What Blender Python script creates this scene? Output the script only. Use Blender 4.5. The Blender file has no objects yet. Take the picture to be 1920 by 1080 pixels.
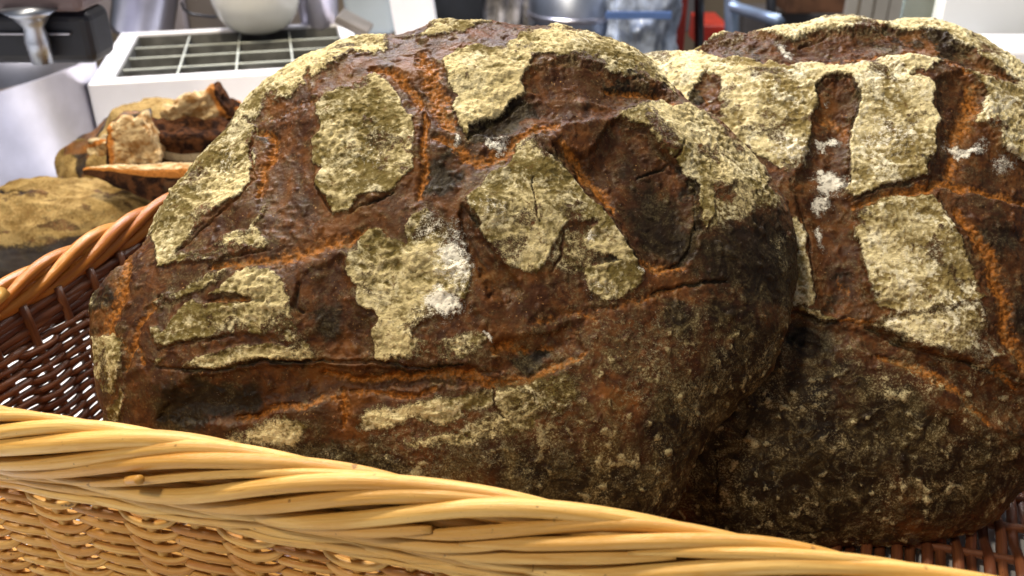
import bpy, math, random
import numpy as np
from mathutils import Vector, Matrix
random.seed(7); rng = np.random.default_rng(7)
C = bpy.context.scene
COL = C.collection
# ------------------------------------------------------------------ camera, world, lights
FPX = 1663.0; PITCH = math.radians(28); CAM = np.array([0.0, 0.0, 0.40])
cd = bpy.data.cameras.new('camera'); cam = bpy.data.objects.new('camera', cd); COL.objects.link(cam)
cam.location = CAM; cam.rotation_euler = (math.radians(90) - PITCH, 0, 0)
cd.sensor_width = 36; cd.lens = 36 * FPX / 1920; cd.clip_start = 0.01; cd.clip_end = 50
cd.dof.use_dof = True; cd.dof.focus_distance = 0.46; cd.dof.aperture_fstop = 11.0
C.camera = cam
w = bpy.data.worlds.new('World'); C.world = w; w.use_nodes = True
w.node_tree.nodes['Background'].inputs[0].default_value = (0.80, 0.88, 1.0, 1)
w.node_tree.nodes['Background'].inputs[1].default_value = 0.20
C.view_settings.view_transform = 'Standard'; C.view_settings.look = 'None'
C.view_settings.exposure = 0.0; C.view_settings.gamma = 1; C.view_settings.use_curve_mapping = False

def lamp(name, loc, target, size, power, color, sy=None):
    l = bpy.data.lights.new(name, 'AREA'); l.energy = power; l.color = color
    l.shape = 'RECTANGLE'; l.size = size; l.size_y = sy or size
    o = bpy.data.objects.new(name, l); COL.objects.link(o); o.location = loc
    d = Vector(target) - Vector(loc); o.rotation_euler = d.to_track_quat('-Z', 'Y').to_euler()
    return o
lamp('ceiling_lamp', (-0.45, 0.80, 1.60), (0, 0.45, 0.15), 0.17, 31, (1.0, 0.86, 0.64))
lamp('ceiling_lamp', (-0.55, -0.25, 1.25), (0, 0.35, 0.12), 0.14, 8.5, (1.0, 0.85, 0.64))
lamp('ceiling_lamp', (-0.4, 1.9, 1.7), (-0.4, 1.2, 0.0), 0.6, 62, (0.93, 0.92, 1.0))
lamp('ceiling_lamp', (1.3, 2.6, 1.9), (1.2, 1.9, 0.2), 0.6, 34, (1.0, 0.95, 0.9))

# ------------------------------------------------------------------ picture maths
cp, sp_ = math.cos(PITCH), math.sin(PITCH)
def ray(px, py):
    x = (np.asarray(px, float) - 960) / FPX; y = -(np.asarray(py, float) - 540) / FPX
    return np.stack([x, cp + sp_ * y, -sp_ + cp * y], -1)
def at(px, py, Y):
    r = ray(px, py); return CAM + r * (Y / r[..., 1:2] if r.ndim > 1 else Y / r[1])
def atz(px, py, z):
    r = ray(px, py); return CAM + r * ((z - CAM[2]) / r[2])
def proj(P):
    d = P - CAM; dep = d[..., 1] * cp - d[..., 2] * sp_
    up = d[..., 1] * sp_ + d[..., 2] * cp
    return 960 + FPX * d[..., 0] / dep, 540 - FPX * up / dep

# ------------------------------------------------------------------ noise
_perm = rng.permutation(256); _perm = np.concatenate([_perm, _perm, _perm])
_grad = rng.normal(size=(256, 3)); _grad /= np.linalg.norm(_grad, axis=1)[:, None]
def pn(P, f, seed=0.0):
    P = P * f + seed * 17.31 + 100.0
    i = np.floor(P).astype(np.int64); t = P - i; i &= 255
    u = t * t * t * (t * (t * 6 - 15) + 10)
    out = 0
    for dx in (0, 1):
        wx = u[..., 0] if dx else 1 - u[..., 0]
        for dy in (0, 1):
            wy = u[..., 1] if dy else 1 - u[..., 1]
            for dz in (0, 1):
                wz = u[..., 2] if dz else 1 - u[..., 2]
                h = _perm[_perm[_perm[(i[..., 0] + dx) & 255] + ((i[..., 1] + dy) & 255)] + ((i[..., 2] + dz) & 255)]
                g = _grad[h]
                out = out + wx * wy * wz * (g[..., 0] * (t[..., 0] - dx) + g[..., 1] * (t[..., 1] - dy) + g[..., 2] * (t[..., 2] - dz))
    return out * 1.5
def fbm(P, f, o=3, seed=0.0, g=0.5):
    s = 0; a = 1.0
    for k in range(o): s = s + a * pn(P, f * 2 ** k, seed + k); a *= g
    return s
def ridge(P, f, seed=0.0): return 1 - np.abs(pn(P, f, seed)) * 2.2
def sstep(a, b, x):
    t = np.clip((x - a) / (b - a), 0, 1); return t * t * (3 - 2 * t)

# ------------------------------------------------------------------ traced pattern fields (2 px lattice)
X0, Y0, ST = -60, -40, 2
GX = np.arange(X0, 2260, ST); GY = np.arange(Y0, 1160, ST)
def seg_dist(gx, gy, a, b):
    ax, ay = a; bx, by = b; dx, dy = bx - ax, by - ay; L = dx * dx + dy * dy + 1e-9
    t = np.clip(((gx - ax) * dx + (gy - ay) * dy) / L, 0, 1)
    return np.hypot(gx - ax - t * dx, gy - ay - t * dy), t
def poly_sd(poly, pad=40):
    """signed distance in px: positive inside"""
    out = np.full((len(GY), len(GX)), -float(pad))
    xs = [p[0] for p in poly]; ys = [p[1] for p in poly]
    i0 = max(0, int((min(xs) - pad - X0) / ST)); i1 = min(len(GX), int((max(xs) + pad - X0) / ST) + 1)
    j0 = max(0, int((min(ys) - pad - Y0) / ST)); j1 = min(len(GY), int((max(ys) + pad - Y0) / ST) + 1)
    if i1 <= i0 or j1 <= j0: return out
    gx, gy = np.meshgrid(GX[i0:i1], GY[j0:j1]); d = np.full(gx.shape, 1e9); ins = np.zeros(gx.shape, bool)
    for k in range(len(poly)):
        a, b = poly[k], poly[(k + 1) % len(poly)]
        d = np.minimum(d, seg_dist(gx, gy, a, b)[0])
        if a[1] != b[1]:
            c = ((gy < a[1]) != (gy < b[1])) & (gx < (b[0] - a[0]) * (gy - a[1]) / (b[1] - a[1]) + a[0])
            ins ^= c
    out[j0:j1, i0:i1] = np.clip(np.where(ins, d, -d), -pad, 1e9)
    return out
WIDE = [1.0]
def line_field(pts, w0, pad=60):
    """1 on the line falling to 0 at w0 px"""
    out = np.zeros((len(GY), len(GX)))
    xs = [p[0] for p in pts]; ys = [p[1] for p in pts]
    i0 = max(0, int((min(xs) - pad - X0) / ST)); i1 = min(len(GX), int((max(xs) + pad - X0) / ST) + 1)
    j0 = max(0, int((min(ys) - pad - Y0) / ST)); j1 = min(len(GY), int((max(ys) + pad - Y0) / ST) + 1)
    if i1 <= i0 or j1 <= j0: return out
    gx, gy = np.meshgrid(GX[i0:i1], GY[j0:j1]); n = len(pts) - 1
    f = np.zeros(gx.shape)
    for k in range(n):
        d, t = seg_dist(gx, gy, pts[k], pts[k + 1])
        s = (k + t) / n; wd = w0 * WIDE[0] * (0.35 + 0.65 * np.sin(np.pi * np.clip(s, 0.03, 0.97)) ** 0.5)
        f = np.maximum(f, np.clip(1 - d / wd, 0, 1))
    out[j0:j1, i0:i1] = f
    return out
def blob_field(bl):
    out = np.zeros((len(GY), len(GX))); gx, gy = np.meshgrid(GX, GY)
    for cx, cy, rx, ry, rot, s in bl:
        c, n = math.cos(math.radians(rot)), math.sin(math.radians(rot))
        a = ((gx - cx) * c + (gy - cy) * n) / rx; b = (-(gx - cx) * n + (gy - cy) * c) / ry
        out = np.maximum(out, s * np.exp(-(a * a + b * b) ** 1.3 * 0.9))
    return out
def samp(F, px, py):
    x = np.clip((px - X0) / ST, 0, F.shape[1] - 1.001); y = np.clip((py - Y0) / ST, 0, F.shape[0] - 1.001)
    i = x.astype(int); j = y.astype(int); fx = x - i; fy = y - j
    return (F[j, i] * (1 - fx) + F[j, i + 1] * fx) * (1 - fy) + (F[j + 1, i] * (1 - fx) + F[j + 1, i + 1] * fx) * fy

# ------------------------------------------------------------------ objects helpers
def tag(o, label=None, cat=None, group=None, kind=None):
    if label: o['label'] = label
    if cat: o['category'] = cat
    if group: o['group'] = group
    if kind: o['kind'] = kind
    return o
def empty(name, loc, label, cat, group=None):
    o = bpy.data.objects.new(name, None); COL.objects.link(o); o.location = loc; o.empty_display_size = .02
    return tag(o, label, cat, group)
def mesh_obj(name, V, F, mat, parent=None, smooth=True, attrs=None, uv=None):
    V = np.asarray(V, float)
    me = bpy.data.meshes.new(name)
    if isinstance(F, np.ndarray):
        n, k = F.shape
        me.vertices.add(len(V)); me.vertices.foreach_set('co', V.astype(np.float32).ravel())
        me.loops.add(n * k); me.loops.foreach_set('vertex_index', F.astype(np.int32).ravel())
        me.polygons.add(n); me.polygons.foreach_set('loop_start', (np.arange(n) * k).astype(np.int32))
        me.update(calc_edges=True); me.validate()
    else:
        me.from_pydata([tuple(v) for v in V], [], F); me.update()
    me.polygons.foreach_set('use_smooth', np.full(len(me.polygons), smooth))
    if attrs:
        for nm, A in attrs.items():
            at_ = me.attributes.new(nm, 'FLOAT_COLOR', 'POINT'); A4 = np.ones((len(V), 4), np.float32); A4[:, :A.shape[1]] = A
            at_.data.foreach_set('color', A4.ravel())
    me.materials.append(mat)
    o = bpy.data.objects.new(name, me); COL.objects.link(o)
    if parent is not None:
        o.parent = parent; o.matrix_parent_inverse = Matrix.Translation(parent.location).inverted()
    return o

# ------------------------------------------------------------------ materials
def newmat(name):
    m = bpy.data.materials.new(name); m.use_nodes = True; nt = m.node_tree
    return m, nt, nt.nodes['Principled BSDF']
def N(nt, t, **kw):
    n = nt.nodes.new(t)
    for k, v in kw.items(): setattr(n, k, v)
    return n
def math_(nt, op, a, b=None, clamp=False):
    n = N(nt, 'ShaderNodeMath', operation=op); n.use_clamp = clamp
    for i, v in enumerate((a, b)):
        if v is None: continue
        if isinstance(v, (int, float)): n.inputs[i].default_value = v
        else: nt.links.new(v, n.inputs[i])
    return n.outputs[0]
def mix(nt, f, a, b):
    n = N(nt, 'ShaderNodeMix', data_type='RGBA')
    for s, v in ((n.inputs[0], f), (n.inputs[6], a), (n.inputs[7], b)):
        if isinstance(v, (int, float)): s.default_value = v
        elif isinstance(v, tuple): s.default_value = v + (1,)
        else: nt.links.new(v, s)
    return n.outputs[2]
def noise(nt, vec, scale, detail=4, rough=.55, dist=0):
    n = N(nt, 'ShaderNodeTexNoise'); n.inputs['Scale'].default_value = scale; n.inputs['Detail'].default_value = detail
    n.inputs['Roughness'].default_value = rough; n.inputs['Distortion'].default_value = dist
    if vec is not None: nt.links.new(vec, n.inputs['Vector'])
    return n.outputs['Fac']
def mr(nt, v, a, b, c=0.0, d=1.0):
    n = N(nt, 'ShaderNodeMapRange', interpolation_type='SMOOTHSTEP'); nt.links.new(v, n.inputs[0])
    for i, x in enumerate((a, b, c, d)): n.inputs[i + 1].default_value = x
    return n.outputs[0]
def simple(name, col, rough=.5, metal=0, nscale=0, namp=.15, bump=0, spec=.5, trans=0, alpha=1):
    m, nt, b = newmat(name)
    b.inputs['Roughness'].default_value = rough; b.inputs['Metallic'].default_value = metal
    b.inputs['Specular IOR Level'].default_value = spec
    b.inputs['Transmission Weight'].default_value = trans; b.inputs['Alpha'].default_value = alpha
    if nscale:
        tc = N(nt, 'ShaderNodeTexCoord'); f = noise(nt, tc.outputs['Object'], nscale)
        a = tuple(c * (1 - namp) for c in col); c2 = tuple(min(1, c * (1 + namp)) for c in col)
        nt.links.new(mix(nt, mr(nt, f, .3, .7), a, c2), b.inputs['Base Color'])
        if bump:
            bp = N(nt, 'ShaderNodeBump'); bp.inputs['Strength'].default_value = bump; bp.inputs['Distance'].default_value = .002
            nt.links.new(f, bp.inputs['Height']); nt.links.new(bp.outputs[0], b.inputs['Normal'])
    else: b.inputs['Base Color'].default_value = col + (1,)
    return m

def crust_material(name, brown=(.044, .0165, .0078), brown2=(.115, .044, .014), char=(.0095, .0070, .0050),
                   orange=(.37, .135, .022), flour=(.70, .60, .33), flour2=(.15, .115, .035), spec=.13, hi=(.84, .77, .52), hif=.65):
    m, nt, b = newmat(name); L = nt.links
    tc = N(nt, 'ShaderNodeTexCoord'); P = tc.outputs['Object']
    a1 = N(nt, 'ShaderNodeAttribute', attribute_name='m1'); s1 = N(nt, 'ShaderNodeSeparateColor'); L.new(a1.outputs['Color'], s1.inputs[0])
    a2 = N(nt, 'ShaderNodeAttribute', attribute_name='m2'); s2 = N(nt, 'ShaderNodeSeparateColor'); L.new(a2.outputs['Color'], s2.inputs[0])
    fl, org, ch = s1.outputs; wh, spk, tone = s2.outputs
    n1 = noise(nt, P, 60, 5, .6); n2 = noise(nt, P, 420, 4, .65); n3 = noise(nt, P, 1500, 3, .6); n4 = noise(nt, P, 160, 4, .6, .6)
    base = mix(nt, mr(nt, n4, .36, .66), brown, brown2)
    base = mix(nt, mr(nt, n2, .60, .74), base, tuple(min(1, c * 1.9) for c in brown2))
    base = mix(nt, math_(nt, 'MULTIPLY', mr(nt, n1, .43, .58), .68), base, (.034, .013, .008))
    n7 = noise(nt, P, 24, 4, .6, .8); n8 = noise(nt, P, 620, 2, .5)
    base = mix(nt, math_(nt, 'MULTIPLY', mr(nt, n7, .50, .68), .48), base, (.21, .078, .016))
    base = mix(nt, math_(nt, 'MULTIPLY', math_(nt, 'MULTIPLY', mr(nt, n8, .66, .74), mr(nt, n1, .4, .6)), .7), base, (.42, .24, .10))
    # char and the shade painted with it, ragged boundary
    cf = mr(nt, math_(nt, 'ADD', ch, math_(nt, 'MULTIPLY', math_(nt, 'SUBTRACT', n4, .5), .9)), .25, .75)
    base = mix(nt, math_(nt, 'MULTIPLY', cf, .93), base, char)
    of = mr(nt, math_(nt, 'ADD', org, math_(nt, 'MULTIPLY', math_(nt, 'SUBTRACT', n2, .5), 1.0)), .22, .75)
    base = mix(nt, math_(nt, 'MULTIPLY', of, .85), base, mix(nt, mr(nt, n2, .4, .62), tuple(c * .42 for c in orange), orange))
    # flour
    ff = mr(nt, math_(nt, 'ADD', fl, math_(nt, 'ADD', math_(nt, 'MULTIPLY', math_(nt, 'SUBTRACT', n2, .5), .8), math_(nt, 'MULTIPLY', math_(nt, 'SUBTRACT', n3, .5), .75))), .22, .56)
    fc = mix(nt, mr(nt, math_(nt, 'ADD', math_(nt, 'MULTIPLY', tone, .72), math_(nt, 'MULTIPLY', n2, .75)), .48, 1.02), flour2, flour)
    nb = noise(nt, P, 70, 5, .65, .8); nm = noise(nt, P, 250, 5, .7, .4)
    fc = mix(nt, math_(nt, 'MULTIPLY', mr(nt, math_(nt, 'ADD', math_(nt, 'MULTIPLY', nb, .7), math_(nt, 'MULTIPLY', n2, .4)), .55, .68), hif), fc, hi)
    fc = mix(nt, math_(nt, 'MULTIPLY', mr(nt, math_(nt, 'ADD', math_(nt, 'MULTIPLY', nm, .7), math_(nt, 'MULTIPLY', nb, .5)), .50, .40), .0), fc, flour2)
    fc = mix(nt, math_(nt, 'MULTIPLY', mr(nt, nm, .56, .68), .85), fc, (.12, .065, .02))
    fc = mix(nt, math_(nt, 'MULTIPLY', mr(nt, nm, .44, .36), .6), fc, (.20, .17, .075))
    base = mix(nt, math_(nt, 'MULTIPLY', ff, .95), base, fc)
    # flecks of flour caught on the rough crust
    n5 = noise(nt, P, 900, 5, .75); n6 = noise(nt, P, 95, 5, .7, 1.2)
    base = mix(nt, math_(nt, 'MULTIPLY', math_(nt, 'MULTIPLY', mr(nt, n6, .35, .65), mr(nt, n1, .35, .6)), math_(nt, 'MULTIPLY', spk, .95, True)), base, (.105, .074, .026))
    dust = math_(nt, 'MULTIPLY', mr(nt, n6, .44, .66), mr(nt, n5, .44, .60))
    base = mix(nt, math_(nt, 'MULTIPLY', math_(nt, 'MULTIPLY', dust, spk), .85, True), base, tuple(c * .50 for c in flour))
    sf = mr(nt, math_(nt, 'ADD', spk, math_(nt, 'MULTIPLY', math_(nt, 'SUBTRACT', n5, .5), 1.3)), .80, 1.05)
    base = mix(nt, math_(nt, 'MULTIPLY', sf, .6), base, tuple(c * .6 for c in flour))
    wf = mr(nt, math_(nt, 'ADD', wh, math_(nt, 'ADD', math_(nt, 'MULTIPLY', math_(nt, 'SUBTRACT', n2, .5), 1.5), math_(nt, 'MULTIPLY', math_(nt, 'SUBTRACT', n3, .5), 1.5))), .35, .85)
    base = mix(nt, math_(nt, 'MULTIPLY', wf, .95), base, (.92, .90, .82))
    L.new(base, b.inputs['Base Color'])
    fa = math_(nt, 'MAXIMUM', ff, wf)
    L.new(mr(nt, fa, 0, 1, .42, .88), b.inputs['Roughness'])
    L.new(mr(nt, fa, 0, 1, spec, .12), b.inputs['Specular IOR Level'])
    h = math_(nt, 'MULTIPLY', math_(nt, 'ADD', math_(nt, 'MULTIPLY', n2, 1.0), math_(nt, 'MULTIPLY', n3, .35)), mr(nt, fa, 0, 1, .22, .9))
    bp = N(nt, 'ShaderNodeBump'); bp.inputs['Strength'].default_value = .9; bp.inputs['Distance'].default_value = .0022
    L.new(h, bp.inputs['Height']); L.new(bp.outputs[0], b.inputs['Normal'])
    return m

# ------------------------------------------------------------------ loaf builder
def loaf(name, outline, cpx, P0px, P0Y, tilt, yaw, H, under, patt, mat, label, NG=760, thick=1.0, seed=0, parent=None):
    t = math.radians(tilt); yw = math.radians(yaw)
    R = np.array([[math.cos(yw), -math.sin(yw), 0], [math.sin(yw), math.cos(yw), 0], [0, 0, 1]])
    U = R @ np.array([1, 0, 0.]); Vv = R @ np.array([0, math.cos(t), math.sin(t)]); Nn = np.cross(U, Vv)
    O = at(P0px[0], P0px[1], P0Y)
    def onplane(px, py):
        r = ray(px, py); k = ((O - CAM) @ Nn) / (r @ Nn); return CAM + r * k[..., None]
    # dense outline by picture angle
    NB = 360; th = np.linspace(0, 2 * np.pi, NB, endpoint=False)
    ol = np.array(outline, float); ol = np.concatenate([ol, ol[:1]])
    dens = np.concatenate([np.linspace(ol[i], ol[i + 1], 60, endpoint=False) for i in range(len(ol) - 1)])
    an = np.arctan2(dens[:, 1] - cpx[1], dens[:, 0] - cpx[0]) % (2 * np.pi); rr = np.hypot(dens[:, 0] - cpx[0], dens[:, 1] - cpx[1])
    o = np.argsort(an); rt = np.interp(th, an[o], rr[o], period=2 * np.pi)
    cen = onplane(*[np.array([c]) for c in cpx])[0]
    def surf(ng, rad):
        a, bb = np.meshgrid(np.linspace(-1, 1, ng), np.linspace(-1, 1, ng))
        x = a * np.sqrt(1 - bb * bb / 2); y = bb * np.sqrt(1 - a * a / 2)
        rho = np.clip(np.hypot(x, y), 0, 1); ang = np.arctan2(-y, x) % (2 * np.pi)
        rb = np.interp(ang, th, rad, period=2 * np.pi)
        B = onplane(cpx[0] + rb * np.cos(ang), cpx[1] + rb * np.sin(ang))
        ph = rho * np.pi / 2; r = np.sin(ph) ** 0.95; hh = np.cos(ph) ** 0.80
        return cen + (B - cen) * r[..., None] + Nn * (H * hh)[..., None], rho
    rad = rt.copy()
    for it in range(5):
        S, _ = surf(161, rad); px, py = proj(S)
        a2 = (np.arctan2(py - cpx[1], px - cpx[0]) % (2 * np.pi)).ravel(); r2 = np.hypot(px - cpx[0], py - cpx[1]).ravel()
        bins = (a2 / (2 * np.pi) * 90).astype(int) % 90; mx = np.zeros(90); np.maximum.at(mx, bins, r2)
        mi = np.interp(th, (np.arange(90) + .5) / 90 * 2 * np.pi, mx, period=2 * np.pi)
        rad = rad * np.clip(rt / np.maximum(mi, 1), .85, 1.15) ** .8
        k = np.ones(7) / 7; rad = np.convolve(np.concatenate([rad[-3:], rad, rad[:3]]), k, 'valid')
    S, rho = surf(NG, rad)
    gu = np.gradient(S, axis=1); gv = np.gradient(S, axis=0); nr = np.cross(gu, gv)
    ln = np.linalg.norm(nr, axis=-1, keepdims=True); nr = nr / np.maximum(ln, 1e-12)
    if (nr[NG // 2, NG // 2] @ Nn) < 0: nr = -nr
    px, py = proj(S)
    d, m1, m2 = patt(S, px, py, rho)
    edge = sstep(1.0, .97, rho)[..., None]
    S2 = S + nr * (d[..., None]) * (0.35 + .65 * edge)
    V = [S2.reshape(-1, 3)]; A1 = [m1.reshape(-1, 3)]; A2 = [m2.reshape(-1, 3)]
    idx = np.arange(NG * NG).reshape(NG, NG)
    F = np.stack([idx[:-1, :-1], idx[:-1, 1:], idx[1:, 1:], idx[1:, :-1]], -1).reshape(-1, 4)
    # underside rings
    loop = np.concatenate([idx[0, :-1], idx[:-1, -1], idx[-1, :0:-1], idx[:0:-1, 0]])
    L0 = V[0][loop]; prev = loop; base = NG * NG; nl = len(loop)
    fs = [F]
    RN = 14
    for k in range(1, RN + 1):
        ph = k / RN * np.pi / 2; r = max(math.cos(ph) ** .55, .02); dd = under * math.sin(ph) ** .8
        P = cen + (L0 - cen) * r - Nn * dd; P = P + pn(P, 25, seed + 5)[:, None] * .004 * min(1, k / 4)
        cur = base + np.arange(nl); base += nl
        V.append(P); A1.append(np.tile([.0, .0, .5], (nl, 1))); A2.append(np.tile([0, .45, .5], (nl, 1)))
        fs.append(np.stack([prev, np.roll(prev, -1), np.roll(cur, -1), cur], -1)); prev = cur
    V = np.concatenate(V); F = np.concatenate(fs)
    org = V.mean(0); org[2] = V[:, 2].min()
    ob = mesh_obj(name, V - org, F, mat, attrs={'m1': np.concatenate(A1), 'm2': np.concatenate(A2)})
    ob.location = org
    tag(ob, label, 'bread')
    return ob

# ================================================================== LOAF 1 pattern
FL1 = [  # (polygon, strength, edge softness px)
 ([(590,190),(607,173),(650,165),(675,156),(684,148),(709,146),(731,160),(743,190),(756,212),(773,220),(777,258),(777,292),(769,314),(748,335),(735,361),(705,361),(671,373),(654,395),(628,405),(620,382),(611,365),(588,339),(599,327),(607,314),(590,293),(586,258),(594,250),(600,235),(594,212)], .95, 3),
 ([(825,115),(850,102),(890,95),(940,95),(975,70),(1020,65),(1040,52),(1080,60),(1140,75),(1180,85),(1200,105),(1215,115),(1230,140),(1250,165),(1262,185),(1215,165),(1175,150),(1140,140),(1120,125),(1100,120),(1060,115),(1020,115),(995,125),(982,140),(980,155),(988,175),(975,185),(955,195),(940,210),(930,220),(905,225),(885,235),(875,260),(865,250),(858,225),(848,210),(852,185),(860,175),(845,160),(830,135)], .9, 3),
 ([(1150,220),(1175,210),(1200,202),(1240,202),(1280,205),(1315,215),(1350,230),(1380,255),(1410,275),(1440,310),(1450,330),(1420,360),(1380,345),(1350,360),(1340,400),(1315,435),(1312,400),(1310,360),(1300,340),(1270,315),(1250,290),(1235,265),(1210,245),(1180,228)], .88, 4),
 ([(1340,360),(1400,330),(1450,325),(1480,370),(1475,400),(1430,390),(1400,410),(1360,430),(1315,440)], .48, 14),
 ([(1005,259),(1020,270),(1045,300),(1080,330),(1110,365),(1135,390),(1160,420),(1180,450),(1195,475),(1205,495),(1210,510),(1200,540),(1170,555),(1130,560),(1100,530),(1093,505),(1100,500),(1120,495),(1160,485),(1150,475),(1115,472),(1095,455),(1105,430),(1125,415),(1110,405),(1090,415),(1060,420),(1040,460),(1020,500),(1000,515),(975,512),(950,495),(930,470),(915,450),(895,415),(880,390),(875,370),(885,360),(910,340),(930,325),(955,300),(970,270)], .95, 3),
 ([(1040,430),(1110,410),(1130,480),(1100,520),(1040,510),(1020,490)], .38, 12),
 ([(647,470),(660,467),(665,450),(690,430),(710,430),(735,445),(770,455),(760,425),(770,405),(805,397),(835,425),(855,450),(870,480),(882,510),(880,545),(865,570),(855,595),(835,597),(810,600),(780,610),(770,625),(772,650),(780,672),(700,675),(702,640),(695,620),(705,600),(697,575),(680,575),(665,565),(660,540),(652,520),(645,495)], .95, 3),
 ([(700,650),(760,625),(800,640),(850,625),(900,625),(925,630),(900,655),(870,680),(830,685),(780,680),(740,672),(700,675)], .6, 8),
 ([(469,222),(475,229),(465,258),(462,271),(477,284),(473,297),(467,314),(471,335),(458,356),(433,373),(398,399),(364,429),(345,455),(320,490),(300,500),(295,480),(288,440),(300,390),(320,360),(346,321),(371,291),(397,261),(423,236),(450,222)], .97, 3),
 ([(295,495),(310,480),(360,470),(410,455),(440,435),(470,430),(478,412),(487,385),(498,378),(490,400),(478,425),(495,440),(512,455),(500,462),(460,470),(430,480),(410,495),(395,510),(400,490),(350,490),(300,502)], .85, 4),
 ([(414,229),(440,195),(465,165),(490,145),(510,128),(526,125),(556,112),(586,99),(611,80),(650,66),(692,58),(726,55),(722,84),(726,92),(705,101),(663,109),(628,122),(611,135),(586,143),(579,131),(569,152),(543,165),(522,182),(492,203),(475,216),(458,220),(433,233),(415,258),(390,288),(373,300)], .9, 3),
 ([(740,72),(785,70),(830,40),(930,42),(890,54),(860,65),(815,75),(760,78)], .8, 4),
 ([(440,510),(480,500),(505,505),(525,520),(540,545),(550,570),(553,600),(560,625),(580,655),(590,675),(550,675),(545,650),(520,635),(480,628),(430,625),(380,630),(340,645),(305,657),(297,640),(290,610),(300,605),(312,620),(318,600),(335,575),(360,562),(400,568),(450,570),(480,562),(470,555),(430,550),(395,550),(420,530)], .9, 4),
 ([(345,695),(365,675),(410,660),(470,645),(540,645),(580,655),(590,675),(540,672),(470,675),(420,685),(375,697)], .85, 4),
 ([(285,575),(300,560),(330,545),(380,520),(430,505),(400,535),(350,555),(320,565),(300,580)], .8, 4),
 ([(290,675),(312,672),(305,683)], .9, 3),
 ([(190,630),(215,622),(235,632),(237,680),(230,710),(210,740),(195,735),(185,700),(182,660)], .8, 4),
 ([(235,720),(243,740),(220,790),(197,806),(205,760)], .75, 4),
 ([(205,505),(209,520),(197,545),(192,570),(172,590),(178,545)], .8, 4),
 ([(400,830),(430,815),(470,795),(520,785),(575,785),(585,800),(570,815),(560,850),(510,840),(460,840)], .62, 10),
 ([(660,800),(680,770),(740,760),(800,745),(880,730),(960,725),(1030,735),(960,760),(900,775),(850,800),(780,790),(720,810),(680,815)], .68, 10),
 ([(1440,440),(1500,420),(1496,520),(1474,620),(1444,700),(1400,745),(1430,640),(1460,540)], .26, 16),
 ([(1180,560),(1300,560),(1400,640),(1380,740),(1280,800),(1150,760),(1120,640)], .20, 34),
 ([(1000,780),(1250,760),(1290,860),(1200,930),(1000,900)], .20, 34),
 ([(880,735),(1000,700),(1080,690),(1100,740),(1050,800),(950,830),(850,850),(760,850),(740,820),(850,800),(920,770)], .46, 22),
 ([(420,850),(700,800),(1000,780),(1100,850),(1000,930),(800,920),(600,890)], .24, 30),
]
OR1 = [([(793,110),(810,155),(828,200),(845,240)],24,1),([(700,135),(740,140),(770,165),(795,200)],13,1),([(800,215),(797,300),(790,375)],11,.9),
 ([(820,260),(860,285),(890,310),(920,300),(950,280),(985,255),(1045,235)],17,.9),([(1055,262),(1090,310),(1120,340),(1155,385)],15,.95),
 ([(395,505),(470,495),(540,480),(600,465),(690,435)],16,.8),([(240,475),(240,520),(225,570),(212,620),(240,650)],16,.85),([(300,560),(265,620),(242,690)],9,.8),
 ([(472,235),(500,240),(508,270),(492,310),(482,365)],13,.85),([(440,790),(520,772),(600,755),(645,745)],9,.8),([(640,735),(642,800)],13,.8),([(655,735),(740,745),(820,732)],8,.8),
 ([(600,705),(700,712),(800,700),(880,708),(930,720),(990,712),(1040,690),(1098,668)],13,.9),([(1205,488),(1240,505),(1285,498)],16,.7),
 ([(1140,168),(1200,178),(1262,205)],10,.7),([(925,655),(955,648),(985,660)],18,.75),([(1010,655),(1040,650)],12,.6),([(1120,580),(1200,562),(1265,540)],11,.5),([(620,185),(560,190),(500,215)],10,.45),
 ([(400,565),(470,560),(500,565)],8,.7),([(1000,600),(1080,590),(1120,600)],14,.5),([(280,690),(260,640)],7,.6),([(460,540),(560,480)],8,.4)]
CH_SHADE1 = [(1420,490,110,85,0,1),(1340,590,120,60,-20,.8),(1400,660,90,70,-40,.8),(1090,310,45,20,40,.5),(1240,400,70,110,-25,.62),(1180,300,70,40,35,.6),(905,470,16,70,-25,.62),(1245,420,50,80,-20,.8),(935,225,75,22,-25,.95),(880,245,30,22,0,.7),
 (1180,170,60,14,20,.9),(400,750,95,42,-8,1),(330,770,50,40,0,.7),(625,600,42,55,10,.75),(822,320,30,45,15,.75),(1150,480,45,12,0,.9),(1010,675,60,18,-12,.85),(520,680,120,9,2,.7),(790,690,90,8,0,.6),
 (1150,940,280,90,10,1),(1000,860,220,80,0,.75),(1290,790,150,110,-30,.85),(760,900,200,50,12,.8),(1330,770,90,60,-40,.65),(640,870,200,40,12,.7),(480,250,16,22,0,.8),(620,290,30,60,0,.45),(560,380,50,30,0,.5),(1050,870,60,30,0,.7),(195,560,20,30,0,.8),(1290,340,30,16,30,.9),(1060,160,40,25,0,.35),(700,380,60,14,-10,.45),(870,440,12,40,-20,.5),(1050,560,60,20,0,.4),(300,760,60,60,0,.4)]  # wide low blobs also paint shade onto the loaf's lower side
WH1 = [(850,480,34,60,-10,.85),(830,570,36,30,0,1.05),(800,430,26,24,0,.6),(932,265,24,14,0,.85),(912,634,13,6,20,1.3),(845,270,8,14,0,.7),(1110,435,12,8,0,.7),(925,390,35,28,0,.42),(1130,540,40,20,0,.35),(1200,500,10,10,0,.6),
 (700,290,35,30,0,.3),(420,300,30,40,0,.35),(1090,80,40,14,10,.35)]
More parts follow.
